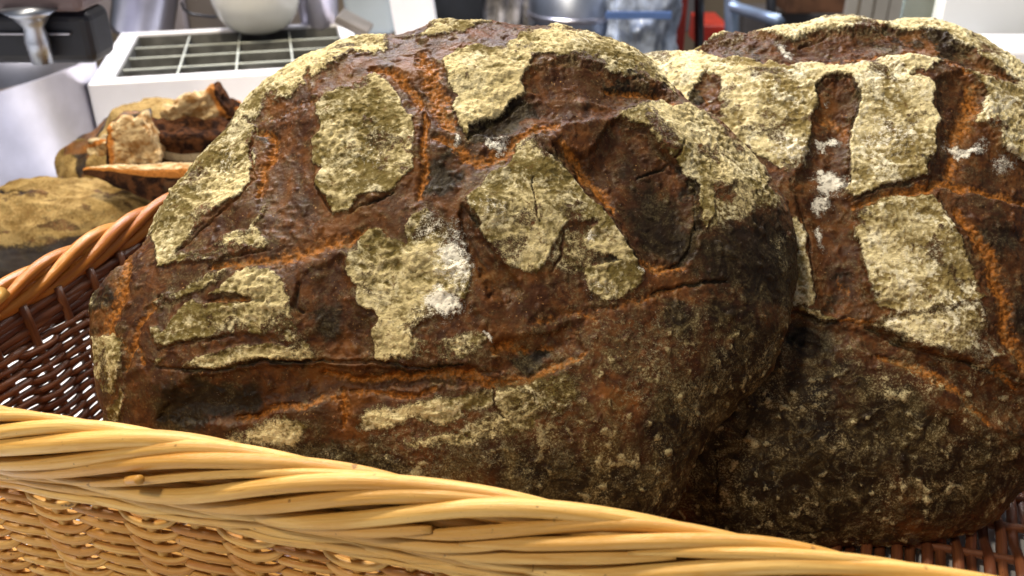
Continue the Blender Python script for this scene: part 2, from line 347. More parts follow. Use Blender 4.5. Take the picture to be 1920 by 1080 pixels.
SL1 = [  # dips: slashes between the plates (polygon, depth mm)
 ([(1030,262),(1100,285),(1150,222),(1200,245),(1240,280),(1272,315),(1305,350),(1312,400),(1306,450),(1285,495),(1240,505),(1212,490),(1180,440),(1130,385),(1060,310)], 5.5),
 ([(885,235),(985,180),(985,140),(1050,118),(1110,125),(1180,155),(1265,195),(1180,205),(1060,235),(1000,240),(930,260)], 3.5),
 ([(868,385),(905,440),(945,500),(975,545),(950,575),(915,560),(888,500),(868,440),(858,400)], 5.0),
 ([(555,520),(640,480),(655,560),(700,620),(700,670),(600,670),(560,600)], 2.2),
 ([(300,780),(340,720),(430,690),(600,685),(880,690),(930,700),(880,720),(640,740),(430,800)], 4.0),
 ([(500,240),(590,220),(590,330),(620,400),(560,460),(500,430),(480,380)], 2.0),
 ([(930,640),(1080,610),(1100,660),(1000,710),(930,700)], 4.0)]
CK1 = [([(1308,350),(1312,400),(1304,450),(1284,490),(1240,508),(1210,492)],5),([(868,385),(905,440),(945,500),(978,548)],4),([(1283,270),(1275,290),(1245,312),(1205,325)],4),([(925,728),(928,760),(945,785)],4),([(1225,548),(1290,530),(1370,528)],5),([(560,530),(556,575),(568,585)],7),
 ([(1060,430),(1055,480),(1035,510)],3),([(1000,330),(1000,380),(1010,420)],3),([(420,485),(510,465)],3),([(300,657),(380,635),(440,627)],4),([(300,690),(360,700),(500,677),(590,677),(700,677),(800,688),(868,686)],5),([(875,262),(915,232),(985,190)],5),([(1005,262),(1060,312),(1130,385),(1200,480)],6),([(1150,222),(1210,248),(1250,292),(1308,348),(1312,430)],6),([(880,405),(930,475),(960,520)],4),([(470,230),(462,270),(475,330),(440,372),(330,475)],4),([(625,405),(590,340)],4),([(735,365),(655,400)],4)]

def build_fields(FLs, ORs, CHs, WHs, SLs, CKs, NEG=None, neg_for=0):
    fl = np.zeros((len(GY), len(GX))); plate = np.full(fl.shape, -40.)
    for i, (p, s, soft) in enumerate(FLs):
        sd = poly_sd(p)
        if NEG and i == neg_for:
            for q in NEG: sd = np.minimum(sd, -poly_sd(q))
        fl = np.maximum(fl, s * (.55 * sstep(-soft * 1.3, soft, sd) + .45 * sstep(-2, 20, sd)))
        if soft < 6: plate = np.maximum(plate, sd)
    og = np.zeros(fl.shape); WIDE[0] = 1.25
    for pts, w0, s in ORs: og = np.maximum(og, s * line_field(pts, w0))
    WIDE[0] = 1.0; dip = np.zeros(fl.shape)
    for p, dm in SLs: dip = np.maximum(dip, dm * (.55 * sstep(-5, 7, (q_ := poly_sd(p))) + .45 * sstep(0, 34, q_)))
    ck = np.zeros(fl.shape)
    for pts, w0 in CKs: ck = np.maximum(ck, line_field(pts, w0 * .95))
    return fl, plate, og, blob_field(CHs), blob_field(WHs), dip, ck

def make_pattern(fields, seed, speck_low, wrinkle=1.0):
    fl, plate, og, ch, wh, dip, ck = fields
    def patt(S, px, py, rho):
        wx = 9 * fbm(S, 70, 3, seed + 1) + 3.0 * pn(S, 520, seed + 9); wy = 9 * fbm(S, 70, 3, seed + 2) + 3.0 * pn(S, 520, seed + 8)
        X, Yp = px + wx, py + wy
        F = samp(fl, X, Yp); PL = samp(plate, X, Yp); OG = samp(og, X, Yp); CHv = samp(ch, px + 3 * wx, py + 3 * wy)
        W = samp(wh, px + 2 * wx, py + 2 * wy); D = samp(dip, X, Yp); K = samp(ck, px + wx * .7, py + wy * .7)
        SPK = speck_low(px, py)
        # stretched coordinates make the dough-skin wrinkles run across
        Q = S.copy(); Q[..., 0] *= .45
        Qw = Q + .004 * np.stack([pn(S, 60, seed + 3), pn(S, 60, seed + 4), pn(S, 60, seed + 5)], -1)
        wr = ridge(Qw, 85, seed + 10) * .6 + ridge(Qw, 190, seed + 11) * .35
        fine = fbm(S, 330, 2, seed + 12); vf = pn(S, 700, seed + 13)
        pf = sstep(-3, 5, PL)
        lip = np.exp(-((PL - 3) / 4.0) ** 2)
        d = .0055 * fbm(S, 11, 2, seed + 20) + .0016 * pn(S, 45, seed + 21)
        d += pf * .0006 + lip * .0005
        d += F * wrinkle * ((.0005 + .0015 * sstep(-.3, .4, pn(S, 22, seed + 15))) * wr + (.0004 + .0008 * sstep(-.2, .4, pn(S, 34, seed + 16))) * fine + .0002 * vf + .0018 * pn(Qw, 60, seed + 14))
        d += (1 - F) * (.0002 * fine + .0001 * vf + .0005 * pn(S, 120, seed + 22))
        bl = np.clip(pn(S, 210, seed + 30) - .28, 0, 1); bl2 = np.clip(pn(S, 120, seed + 31) - .42, 0, 1)
        d += (1 - F * .7) * (bl * .0026 + bl2 * .004)
        d -= D * .00115
        d += OG * (-.0026 + .0007 * fine + .0004 * pn(S, 110, seed + 33) + .0004 * vf)
        d -= K * .0024
        # colour fields
        hi = sstep(.0, .35, fine * .5 + wr * .35 - .1)
        wear = fbm(S, 38, 3, seed + 40)
        Fm = F * (1 - .62 * sstep(.08, .55, wear + .25 * fine)) + .03
        tone = np.clip(.5 + .55 * (wr - .45) + .4 * fine + .75 * fbm(S, 20, 3, seed + 41), 0, 1)
        sp = np.clip(SPK * (.45 + .35 * sstep(-.2, .5, fbm(S, 55, 3, seed + 51)) + bl * 1.2 + bl2 * 1.0), 0, 1)
        sp = np.clip(sp + .38 * np.exp(-np.clip(-PL, 0, 40) / 13) * (PL < 0), 0, 1)
        Fm = np.where(K > .3, Fm * (1 - K), Fm)
        m1 = np.stack([np.clip(Fm, 0, 1), np.clip(OG, 0, 1), np.clip(CHv + .5 * K + .42 * fbm(S, 17, 3, seed + 60), 0, 1)], -1)
        m2 = np.stack([np.clip(W, 0, 1), sp, tone], -1)
        return d, m1, m2
    return patt

crust = crust_material('dark_crust_with_flour')
OUT1 = [(860,42),(940,48),(1040,52),(1100,62),(1160,82),(1205,108),(1228,140),(1258,175),(1300,195),(1345,222),(1400,268),(1440,308),(1475,350),(1491,385),(1498,430),(1496,500),(1486,560),(1472,620),(1452,690),(1422,735),(1372,790),(1322,832),(1302,865),(1275,930),(1240,975),(1100,1015),(900,1015),(700,985),(500,935),(330,880),(205,812),(182,730),(174,650),(178,580),(195,515),(235,480),(262,455),(290,425),(310,385),(340,335),(380,280),(428,228),(470,178),(520,130),(600,95),(680,68),(760,60),(830,44)]
f1 = build_fields(FL1, OR1, CH_SHADE1, WH1, SL1, CK1)
def speck1(px, py):
    return np.clip(.25 + .75 * sstep(820, 1250, px + .55 * (py - 540)) * sstep(500, 650, py) + .6 * sstep(780, 900, py), 0, 1)
big = loaf('bread_loaf', OUT1, (850, 540), (900, 1010), .350, 47, 4, .062, .035, make_pattern(f1, 1, speck1), crust,
     'large dark crusted loaf in the middle of the basket, scored into pale floury patches', NG=900, seed=1)

# ================================================================== LOAF 2 pattern
UP2 = [(1150,60),(1300,20),(1920,10),(2200,60),(2200,300),(1920,292),(1880,290),(1800,300),(1742,325),(1680,345),(1602,365),(1590,352),(1482,338),(1440,300),(1200,150)]
NEG2 = [
 [(1283,80),(1345,65),(1381,60),(1449,58),(1495,65),(1537,52),(1641,49),(1729,52),(1770,62),(1822,91),(1874,124),(1910,155),(1874,150),(1822,125),(1760,104),(1718,96),(1667,106),(1594,119),(1552,124),(1480,117),(1407,101),(1345,93)],
 [(1327,141),(1348,148),(1355,166),(1350,192),(1355,223),(1335,218),(1293,205),(1296,171),(1304,150)],
 [(1532,161),(1547,143),(1573,139),(1599,150),(1612,176),(1612,207),(1599,249),(1586,270),(1597,311),(1592,353),(1594,384),(1600,420),(1500,420),(1490,384),(1480,337),(1506,311),(1519,275),(1521,244),(1532,197)],
 [(1698,142),(1744,130),(1775,106),(1812,122),(1838,145),(1853,171),(1843,202),(1832,223),(1874,233),(1884,270),(1920,290),(2200,300),(2200,420),(1740,420),(1739,310),(1750,290),(1760,260),(1758,235),(1765,215),(1744,200),(1746,172),(1745,155)]]
FL2 = [(UP2, .97, 3),
 ([(1599,410),(1604,394),(1635,384),(1667,363),(1708,358),(1750,363),(1775,394),(1791,430),(1807,467),(1822,503),(1838,545),(1848,562),(1790,575),(1700,585),(1645,575),(1632,560),(1625,500),(1612,450)], .82, 3),
 ([(1632,603),(1678,582),(1746,577),(1834,561),(1839,587),(1860,634),(1886,675),(1829,681),(1756,655),(1704,644),(1658,618)], .55, 5),
 ([(1480,400),(1498,400),(1512,440),(1525,520),(1530,570),(1500,575),(1470,570),(1480,520),(1490,470)], .85, 4),
 ([(1471,572),(1540,580),(1575,595),(1540,599),(1490,587)], .8, 3)]
OR2 = [([(1605,388),(1680,362),(1760,345),(1840,352),(1930,378)],15,.9),([(1795,395),(1840,470),(1870,540),(1885,620),(1915,690)],17,.95),([(1830,160),(1830,200),(1800,250),(1790,330)],26,.8),
 ([(1350,108),(1480,115),(1600,112),(1700,95)],10,.6),([(1655,668),(1720,690),(1780,730),(1850,790)],14,.85),([(1575,598),(1650,602),(1720,590)],9,.7),([(1550,225),(1590,240)],26,.55),([(1735,130),(1700,142)],8,.6),([(1780,110),(1820,130)],9,.7),([(1575,520),(1600,545)],22,.4),([(1860,690),(1920,730)],10,.7),([(1320,180),(1325,200)],10,.5)]
CH_SHADE2 = [(1600,820,280,150,10,.92),(1500,930,240,100,10,.9),(1790,900,190,110,-10,.85),(1800,180,45,45,0,.5),(1870,330,70,35,0,.7),(1530,640,60,60,0,.6),(1580,520,40,26,0,.6),(1400,85,80,12,3,.7),(1640,75,120,14,0,.7),(1780,80,50,16,25,.7),(1300,180,10,30,0,.8),(1860,440,60,60,0,.75),(1660,330,80,10,-8,.9),(1690,625,60,14,15,.9),(1830,690,60,14,15,.5),(1740,300,14,20,0,.9),(1350,900,90,120,0,.95),(1400,640,60,80,0,.9),(1920,600,50,80,0,.6),(1560,560,30,20,0,.6)]  # char, plus painted shade beside the front loaf and on the lower side
WH2 = [(1562,345,34,26,0,1.1),(1545,382,26,14,0,.95),(1552,268,22,8,0,.9),(1540,440,14,24,0,.8),(1820,278,44,11,-5,1),(1840,275,20,12,0,.9),(1466,80,15,18,0,.8),(1330,195,12,5,0,.8),(1680,600,24,6,0,.6),(1540,190,5,10,0,.6),
 (1480,280,45,30,20,.55),(1660,260,60,50,0,.45),(1440,200,60,40,0,.28),(1880,200,30,40,0,.4),(1890,300,20,20,0,.6),(1240,110,50,20,0,.35),(1660,130,60,14,0,.35)]
SL2 = [([(1283,85),(1345,65),(1500,60),(1540,50),(1729,52),(1822,95),(1900,150),(1760,106),(1594,122),(1480,117)],5),
 ([(1295,205),(1300,150),(1330,141),(1355,160),(1355,223)],3.5),
 ([(1532,161),(1573,139),(1612,180),(1590,270),(1597,350),(1625,520),(1625,600),(1545,595),(1520,470),(1485,350),(1520,260)],5.5),
 ([(1750,155),(1812,122),(1853,171),(1840,223),(1884,270),(2100,320),(2100,420),(1740,350),(1765,230)],5),
 ([(1480,590),(1640,600),(1720,650),(1830,690),(1940,720),(1940,830),(1850,790),(1740,710),(1600,650),(1480,640)],5.5)]
CK2 = [([(1532,165),(1545,145),(1575,141),(1600,152),(1612,180),(1610,210),(1590,265),(1597,340)],4),([(1480,340),(1507,400),(1522,465),(1532,560)],4),([(1612,450),(1628,530),(1632,580)],4),([(1602,372),(1660,350),(1740,330)],5),([(1632,612),(1700,652),(1800,680),(1930,715)],7),([(1470,578),(1540,598),(1575,602)],8),([(1620,520),(1630,600)],4),([(1480,340),(1500,385)],7),([(1760,365),(1800,430)],4),([(1500,78),(1560,55)],4),([(1300,88),(1322,82)],5),([(1328,128),(1328,142)],3),([(1340,840),(1345,960)],3)]
f2 = build_fields(FL2, OR2, CH_SHADE2, WH2, SL2, CK2, NEG2, 0)
crust2 = crust_material('dark_crust_with_thick_flour', hi=(.92, .87, .66), hif=.95, flour=(.84, .74, .44), flour2=(.26, .20, .075))
def speck2(px, py): return np.clip(.25 + .7 * sstep(600, 720, py), 0, 1)
OUT2 = [(1200,93),(1290,88),(1330,66),(1450,45),(1600,34),(1750,38),(1850,72),(1900,115),(1945,170),(2010,270),(2060,400),(2080,550),(2060,700),(2010,820),(1945,900),(1900,935),(1845,990),(1700,1032),(1500,1030),(1350,1015),(1250,985),(1170,900),(1130,800),(1110,600),(1100,400),(1120,250),(1150,150)]
side = loaf('bread_loaf', OUT2, (1590, 540), (1600, 1025), .405, 50, -6, .060, .035, make_pattern(f2, 11, speck2, 1.1), crust2,
     'large floury loaf on the right, thick pale flour on top with deep brown slashes', NG=860, seed=11)

# ================================================================== rough lumps for the small breads
def lump(name, cen, radii, rotz, rough, attr, mat, label, nu=200, nv=120, box=1.0, seed=0, roty=0, rotx=0, flat=0, cat='bread', taper=0):
    u, v = np.meshgrid(np.linspace(0, 2 * np.pi, nu, endpoint=False), np.linspace(-np.pi / 2, np.pi / 2, nv))
    def sp(x, e): return np.sign(x) * np.abs(x) ** e
    D = np.stack([sp(np.cos(v), box) * sp(np.cos(u), box), sp(np.cos(v), box) * sp(np.sin(u), box), sp(np.sin(v), box)], -1)
    P = D * np.array(radii)
    if flat: P[..., 2] = np.where(P[..., 2] < -flat * radii[2], -flat * radii[2] + .15 * (P[..., 2] + flat * radii[2]), P[..., 2])
    if taper:
        k = 1 - taper * sstep(.2, -1, D[..., 0]); P[..., 1] *= k; P[..., 2] = radii[2] * .8 + (P[..., 2] - radii[2] * .8) * k
    M = np.array(Matrix.Rotation(math.radians(rotz), 3, 'Z') @ Matrix.Rotation(math.radians(rotx), 3, 'X') @ Matrix.Rotation(math.radians(roty), 3, 'Y'))
    n = P / (np.array(radii) ** 2); n /= np.linalg.norm(n, axis=-1, keepdims=True)
    disp, m1, m2 = attr(P, D)
    disp = disp * 1.0; disp[0] = disp[0].mean(); disp[-1] = disp[-1].mean()
    P = (P + n * disp[..., None]) @ M.T + np.array(cen)
    idx = np.arange(nu * nv).reshape(nv, nu); nx = np.roll(idx, -1, 1)
    F = np.stack([idx[:-1], nx[:-1], nx[1:], idx[1:]], -1).reshape(-1, 4)
    V = P.reshape(-1, 3); org = np.array([V[:, 0].mean(), V[:, 1].mean(), V[:, 2].min()])
    o = mesh_obj(name, V - org, F, mat, attrs={'m1': m1.reshape(-1, 3), 'm2': m2.reshape(-1, 3)}); o.location = org
    return tag(o, label, cat)
crust3 = crust_material('tan_crust_with_flour', brown=(.17, .075, .03), brown2=(.30, .15, .055), flour=(.50, .35, .14), flour2=(.20, .12, .035), char=(.018, .014, .014), spec=.2, hi=(.56, .40, .17), hif=.5)
def at_low(P, D):
    z = D[..., 2]; s = 31
    Pq = P.copy(); Pq[..., 0] *= .4
    f = sstep(.15, .55, z + .5 * fbm(Pq, 36, 3, s)) * .85 * (1 - .6 * sstep(.15, .5, fbm(Pq, 70, 3, s + 9)))
    d = .007 * fbm(P, 16, 2, s + 1) + .0022 * ridge(Pq, 70, s + 8) + .0012 * fbm(P, 120, 2, s + 2)
    k = np.exp(-((P[..., 1] * .4 + P[..., 0] * .12 + .004 * pn(P, 50, 4) + .008) / .0012) ** 2) * (z > 0) * sstep(.02, -.02, P[..., 0])
    d -= .003 * k
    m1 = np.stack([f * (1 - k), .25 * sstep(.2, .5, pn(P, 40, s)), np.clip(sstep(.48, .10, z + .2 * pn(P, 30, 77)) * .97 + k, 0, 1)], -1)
    m2 = np.stack([0 * z, .2 + 0 * z, np.clip(.55 + .5 * fbm(P, 60, 2, s), 0, 1)], -1)
    return d, m1, m2
c4 = at(118, 425, .80)
lump('bread_loaf', c4, (.118, .062, .047), -4, 0, at_low, crust3, 'tan loaf lying outside the basket at the far left, dark underneath', seed=3, roty=-6, flat=.9)
def at_torn(P, D):
    s = 51; z = D[..., 2]
    a = fbm(P, 18, 2, s)
    f = sstep(-.05, .12, a + .1) * .9
    Pq = P.copy(); Pq[..., 0] *= .5
    d = .008 * fbm(P, 20, 2, s + 1) + .006 * ridge(Pq, 34, s + 7) * sstep(-.2, .4, z) + .0015 * fbm(P, 110, 2, s + 2) + .0015 * f
    m1 = np.stack([f, .5 * sstep(.15, .4, pn(P, 35, s + 5)), .9 * sstep(.0, .3, pn(P, 26, s + 4))], -1)
    m2 = np.stack([0 * z, .3 + 0 * z, np.clip(.6 + .5 * fbm(P, 60, 2, s), 0, 1)], -1)
    return d, m1, m2
c3 = at(318, 300, .92)
lump('bread_loaf', (c3[0] + .012, c3[1], .060), (.120, .085, .066), 14, 0, at_torn, crust3, 'torn brown loaf behind the basket rim, broken chunks heaped on it', seed=4, flat=.95)

def crumb_material():
    m, nt, b = newmat('bread_crumb'); L = nt.links
    tc = N(nt, 'ShaderNodeTexCoord'); P = tc.outputs['Object']
    a1 = N(nt, 'ShaderNodeAttribute', attribute_name='m1'); s1 = N(nt, 'ShaderNodeSeparateColor'); L.new(a1.outputs['Color'], s1.inputs[0])
    n1 = noise(nt, P, 110, 4, .6, .5); n2 = noise(nt, P, 400, 4, .6)
    base = mix(nt, mr(nt, n1, .35, .6), (.40, .21, .07), (.78, .60, .34))
    edge = mr(nt, math_(nt, 'ADD', s1.outputs[1], math_(nt, 'MULTIPLY', math_(nt, 'SUBTRACT', n1, .5), .6)), .3, .6)
    base = mix(nt, edge, base, (.50, .19, .04))
    cr = mr(nt, math_(nt, 'ADD', s1.outputs[2], math_(nt, 'MULTIPLY', math_(nt, 'SUBTRACT', n2, .5), .3)), .4, .6)
    base = mix(nt, cr, base, mix(nt, mr(nt, n1, .4, .62), (.022, .009, .005), (.11, .042, .015)))
    fl = mr(nt, s1.outputs[0], .4, .6); base = mix(nt, fl, base, (.62, .50, .30))
    L.new(base, b.inputs['Base Color']); b.inputs['Roughness'].default_value = .85; b.inputs['Specular IOR Level'].default_value = .08
    b.inputs['Subsurface Weight'].default_value = .0
    bp = N(nt, 'ShaderNodeBump'); bp.inputs['Strength'].default_value = 1; bp.inputs['Distance'].default_value = .005
    L.new(math_(nt, 'ADD', n1, n2), bp.inputs['Height']); L.new(bp.outputs[0], b.inputs['Normal'])
    return m
crumb = crumb_material()
def chunk_attr(s, axis, sgn, flourside=None, hole=.004):
    def f(P, D):
        t = sgn * D[..., axis]; z = D[..., 2]
        cells = np.clip(.12 - np.abs(pn(P, 75, s)), 0, 1) / .12
        d = .010 * fbm(P, 34, 3, s + 1) - hole * np.clip(pn(P, 90, s + 2) - .1, 0, 1) * 2 + .0015 * fbm(P, 160, 2, s + 3)
        cr = sstep(.80, .93, t + .08 * pn(P, 60, s + 6)); ed = sstep(.45, .9, t + .1 * pn(P, 60, s + 7)) * .8 + .35 * sstep(.2, .5, pn(P, 50, s + 8))
        fl = np.zeros_like(z)
        if flourside is not None: fl = cr * sstep(-.02, .2, pn(P, 40, s + 9) + flourside)
        m1 = np.stack([fl, ed, cr], -1); return d, m1, np.zeros(m1.shape)
    return f
def slab_attr(s):
    def f(P, D):
        z = D[..., 2]; d = .008 * fbm(P, 34, 3, s) + .0015 * fbm(P, 140, 2, s + 1)
        fl = sstep(.45, .15, z + .12 * pn(P, 60, s + 2)) * sstep(.5, -.1, D[..., 1]); m1 = np.stack([fl, .0 * z, 1 - fl], -1); return d, m1, np.zeros(m1.shape)
    return f
def slice_attr(s):
    def f(P, D):
        z = D[..., 2]; d = .003 * fbm(P, 26, 2, s) + .0012 * fbm(P, 120, 2, s + 1)
        cr = sstep(.62, .35, z + .12 * pn(P, 50, s + 2)) * .85; ed = sstep(.95, .72, z + .1 * pn(P, 70, s + 3))
        m1 = np.stack([.5 * sstep(-.1, .5, pn(P, 40, s + 5)) * cr, ed, cr], -1); return d, m1, np.zeros(m1.shape)
    return f
p = at(352, 278, .87); lump('bread_chunk', p, (.056, .020, .026), 6, 0, slab_attr(91), crumb, 'dark crusted slab with a floury lower side wedged behind the big loaf', box=.35, nu=160, nv=100, roty=3, rotx=14, cat='bread chunk')
p = at(249, 268, .83); lump('bread_chunk', p, (.0225, .020, .0235), 14, 0, chunk_attr(71, 0, -1), crumb, 'torn chunk of pale crumb at the left end of the dark crust strip', box=.38, nu=180, nv=120, rotx=-8, roty=-10, cat='bread chunk')
p = at(366, 206, .90); lump('bread_chunk', p, (.034, .022, .0165), 14, 0, chunk_attr(81, 0, 1), crumb, 'golden torn chunk of bread on top of the heap, below the compartment tray', box=.35, nu=180, nv=120, roty=-17, rotx=-6, cat='bread chunk')
p = at(412, 218, .93); lump('bread_chunk', p, (.022, .020, .018), 30, 0, chunk_attr(88, 2, 1), crumb, 'small broken piece with dark crust tucked between the golden chunk and the big loaf', box=.4, nu=120, nv=80, roty=20, cat='bread chunk')
p = at(205, 282, .86); lump('bread_chunk', p, (.016, .015, .017), -20, 0, chunk_attr(63, 2, 1, .2), crumb, 'small floury crust fragment at the left foot of the torn heap', box=.5, nu=120, nv=80, roty=-25, cat='bread chunk')
p = at(285, 342, .78); lump('bread_slice', p, (.060, .022, .017), 8, 0, slice_attr(97), crumb, 'bread slice with a pale top and orange edge lying just above the rear basket rim', box=.4, nu=160, nv=100, roty=3, rotx=-12, cat='bread slice', taper=.75)

# ================================================================== wicker basket
def wicker_material(name, c1, c2, c3, gloss=.38):
    m, nt, b = newmat(name); L = nt.links; dk = tuple(c * .35 for c in c3)
    uv = N(nt, 'ShaderNodeAttribute', attribute_name='cane'); s = N(nt, 'ShaderNodeSeparateColor'); L.new(uv.outputs['Color'], s.inputs[0])
    cmb = N(nt, 'ShaderNodeCombineXYZ'); L.new(math_(nt, 'MULTIPLY', s.outputs[0], 14.0), cmb.inputs[0]); L.new(math_(nt, 'MULTIPLY', s.outputs[1], 5.0), cmb.inputs[1]); L.new(math_(nt, 'MULTIPLY', s.outputs[2], 40.0), cmb.inputs[2])
    st = noise(nt, cmb.outputs[0], 1.6, 4, .6); blot = noise(nt, cmb.outputs[0], .35, 3, .5)
    tc = N(nt, 'ShaderNodeTexCoord'); fine = noise(nt, tc.outputs['Object'], 900, 3, .6)
    base = mix(nt, mr(nt, st, .35, .65), c1, c2)
    base = mix(nt, mr(nt, blot, .50, .70), base, c3)
    base = mix(nt, math_(nt, 'MULTIPLY', s.outputs[2], .65), base, c3)
    base = mix(nt, math_(nt, 'MULTIPLY', mr(nt, fine, .68, .76), .7), base, (.09, .04, .015))
    cm2 = N(nt, 'ShaderNodeCombineXYZ'); L.new(math_(nt, 'MULTIPLY', s.outputs[0], 30.0), cm2.inputs[0]); L.new(math_(nt, 'MULTIPLY', s.outputs[1], 16.0), cm2.inputs[1]); L.new(math_(nt, 'MULTIPLY', s.outputs[2], 77.0), cm2.inputs[2])
    gr = noise(nt, cm2.outputs[0], 1.4, 4, .65); kn = noise(nt, tc.outputs['Object'], 210, 2, .5)
    base = mix(nt, math_(nt, 'MULTIPLY', mr(nt, gr, .56, .70), .55), base, c3)
    base = mix(nt, math_(nt, 'MULTIPLY', math_(nt, 'MULTIPLY', mr(nt, gr, .60, .72), mr(nt, blot, .42, .6)), .8), base, dk)
    base = mix(nt, math_(nt, 'MULTIPLY', mr(nt, kn, .70, .76), .8), base, dk)
    L.new(base, b.inputs['Base Color']); b.inputs['Roughness'].default_value = gloss
    bp = N(nt, 'ShaderNodeBump'); bp.inputs['Strength'].default_value = .5; bp.inputs['Distance'].default_value = .0008
    L.new(math_(nt, 'ADD', st, math_(nt, 'MULTIPLY', gr, .8)), bp.inputs['Height']); L.new(bp.outputs[0], b.inputs['Normal'])
    return m
wk = wicker_material('pale_willow', (.62, .345, .075), (.78, .52, .17), (.52, .25, .042))
wk4 = wicker_material('orange_willow', (.54, .20, .030), (.66, .32, .07), (.38, .12, .02), .3)
wk3 = wicker_material('shade_tinted_willow', (.16, .055, .025), (.26, .10, .04), (.10, .03, .015), .3)  # same willow, with the basket's inside shade put into its colour
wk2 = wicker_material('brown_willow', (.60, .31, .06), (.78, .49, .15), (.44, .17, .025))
class Tubes:
    def __init__(s): s.V = []; s.F = []; s.A = []; s.n = 0
    def add(s, P, rad, sides=8, cap=True):
        P = np.asarray(P, float); n = len(P); rad = np.broadcast_to(np.asarray(rad, float), (n,))
        T = np.gradient(P, axis=0); T /= np.linalg.norm(T, axis=1)[:, None] + 1e-12
        up = np.array([0, 0, 1.]);
        if abs(T[0] @ up) > .9: up = np.array([0, 1., 0])
        B = np.cross(T, up); B /= np.linalg.norm(B, axis=1)[:, None] + 1e-12; Nn = np.cross(B, T)
        a = np.linspace(0, 2 * np.pi, sides, endpoint=False)
        ring = P[:, None] + rad[:, None, None] * (np.cos(a)[None, :, None] * B[:, None] + np.sin(a)[None, :, None] * Nn[:, None])
        idx = s.n + np.arange(n * sides).reshape(n, sides); nx = np.roll(idx, -1, 1)
        s.F.append(np.stack([idx[:-1], nx[:-1], nx[1:], idx[1:]], -1).reshape(-1, 4)); s.V.append(ring.reshape(-1, 3))
        L = np.concatenate([[0], np.cumsum(np.linalg.norm(np.diff(P, axis=0), axis=1))]); rid = random.random()
        A = np.stack(np.broadcast_arrays((L + rid * 9)[:, None], .5 + .5 * np.cos(a)[None], np.full((1, 1), rid)), -1)
        s.A.append(A.reshape(-1, 3)); s.n += n * sides
        if cap:
            for row, tp in ((idx[0], P[0]), (idx[-1], P[-1])):
                s.V.append(tp[None]); s.A.append(np.array([[rid * 9, .5, rid]])); c = s.n; s.n += 1
                nxr = np.roll(row, -1); s.F.append(np.stack([row, nxr, np.full(sides, c), np.full(sides, c)], -1))
    def build(s, name, mat, parent):
        F = np.concatenate(s.F); V = np.concatenate(s.V) ; A = np.concatenate(s.A)
        tri = F[:, 2] == F[:, 3]
        me = bpy.data.meshes.new(name)
        nq, ntri = (~tri).sum(), tri.sum(); loops = np.concatenate([F[~tri].ravel(), F[tri][:, :3].ravel()])
        me.vertices.add(len(V)); me.vertices.foreach_set('co', V.astype(np.float32).ravel())
        me.loops.add(len(loops)); me.loops.foreach_set('vertex_index', loops.astype(np.int32))
        me.polygons.add(int(nq + ntri)); me.polygons.foreach_set('loop_start', np.concatenate([np.arange(nq) * 4, nq * 4 + np.arange(ntri) * 3]).astype(np.int32))
        me.update(calc_edges=True); me.validate()
        me.polygons.foreach_set('use_smooth', np.full(len(me.polygons), True))
        at_ = me.attributes.new('cane', 'FLOAT_COLOR', 'POINT'); A4 = np.ones((len(V), 4), np.float32); A4[:, :3] = A; at_.data.foreach_set('color', A4.ravel())
        me.materials.append(mat); o = bpy.data.objects.new(name, me); COL.objects.link(o)
        if parent is not None:
            o.parent = parent; o.matrix_parent_inverse = Matrix.Translation(parent.location).inverted()
        return o
RIMZ = .150; FLOORZ = .012
K0 = np.array([-.333, .354]); AX = np.array([.968, -.249]); BX = np.array([.357, .934])
LA, LB, CR = .86, .46, .035
corners = [K0, K0 + AX * LA, K0 + AX * LA + BX * LB, K0 + BX * LB]
def rounded(corners, cr):
    pts = []; n = len(corners)
    for i in range(n):
        p = corners[i]; a = corners[i - 1] - p; b = corners[(i + 1) % n] - p
        a /= np.linalg.norm(a); b /= np.linalg.norm(b); s, e = p + a * cr, p + b * cr
        for t in np.linspace(0, 1, 14): pts.append((1 - t) ** 2 * s + 2 * t * (1 - t) * p + t * t * e)
    return np.array(pts)
path = rounded(corners, CR); path = np.concatenate([path, path[:1]])
plen = np.concatenate([[0], np.cumsum(np.linalg.norm(np.diff(path, axis=0), axis=1))]); PER = plen[-1]
def wp(s, h, off):
    """point on the basket wall: s along the perimeter, h = 0 floor .. 1 rim, off outward"""
    s = np.asarray(s) % PER; x = np.interp(s, plen, path[:, 0]); y = np.interp(s, plen, path[:, 1])
    s2 = (s + .004) % PER; s1 = (s - .004) % PER
    tx = np.interp(s2, plen, path[:, 0]) - np.interp(s1, plen, path[:, 0]); ty = np.interp(s2, plen, path[:, 1]) - np.interp(s1, plen, path[:, 1])
    l = np.hypot(tx, ty) + 1e-9; nx, ny = ty / l, -tx / l
    o = off - .022 * (1 - h)
    return np.stack([x + nx * o, y + ny * o, FLOORZ + (RIMZ - FLOORZ) * h + 0 * x], -1)
cen2 = np.mean(corners, axis=0)
basket = empty('wicker_basket', (cen2[0], cen2[1], 0), 'open rectangular willow basket with thick twisted rim holding the two big loaves', 'basket')
NST = int(PER / .026) // 2 * 2; SPC = PER / NST
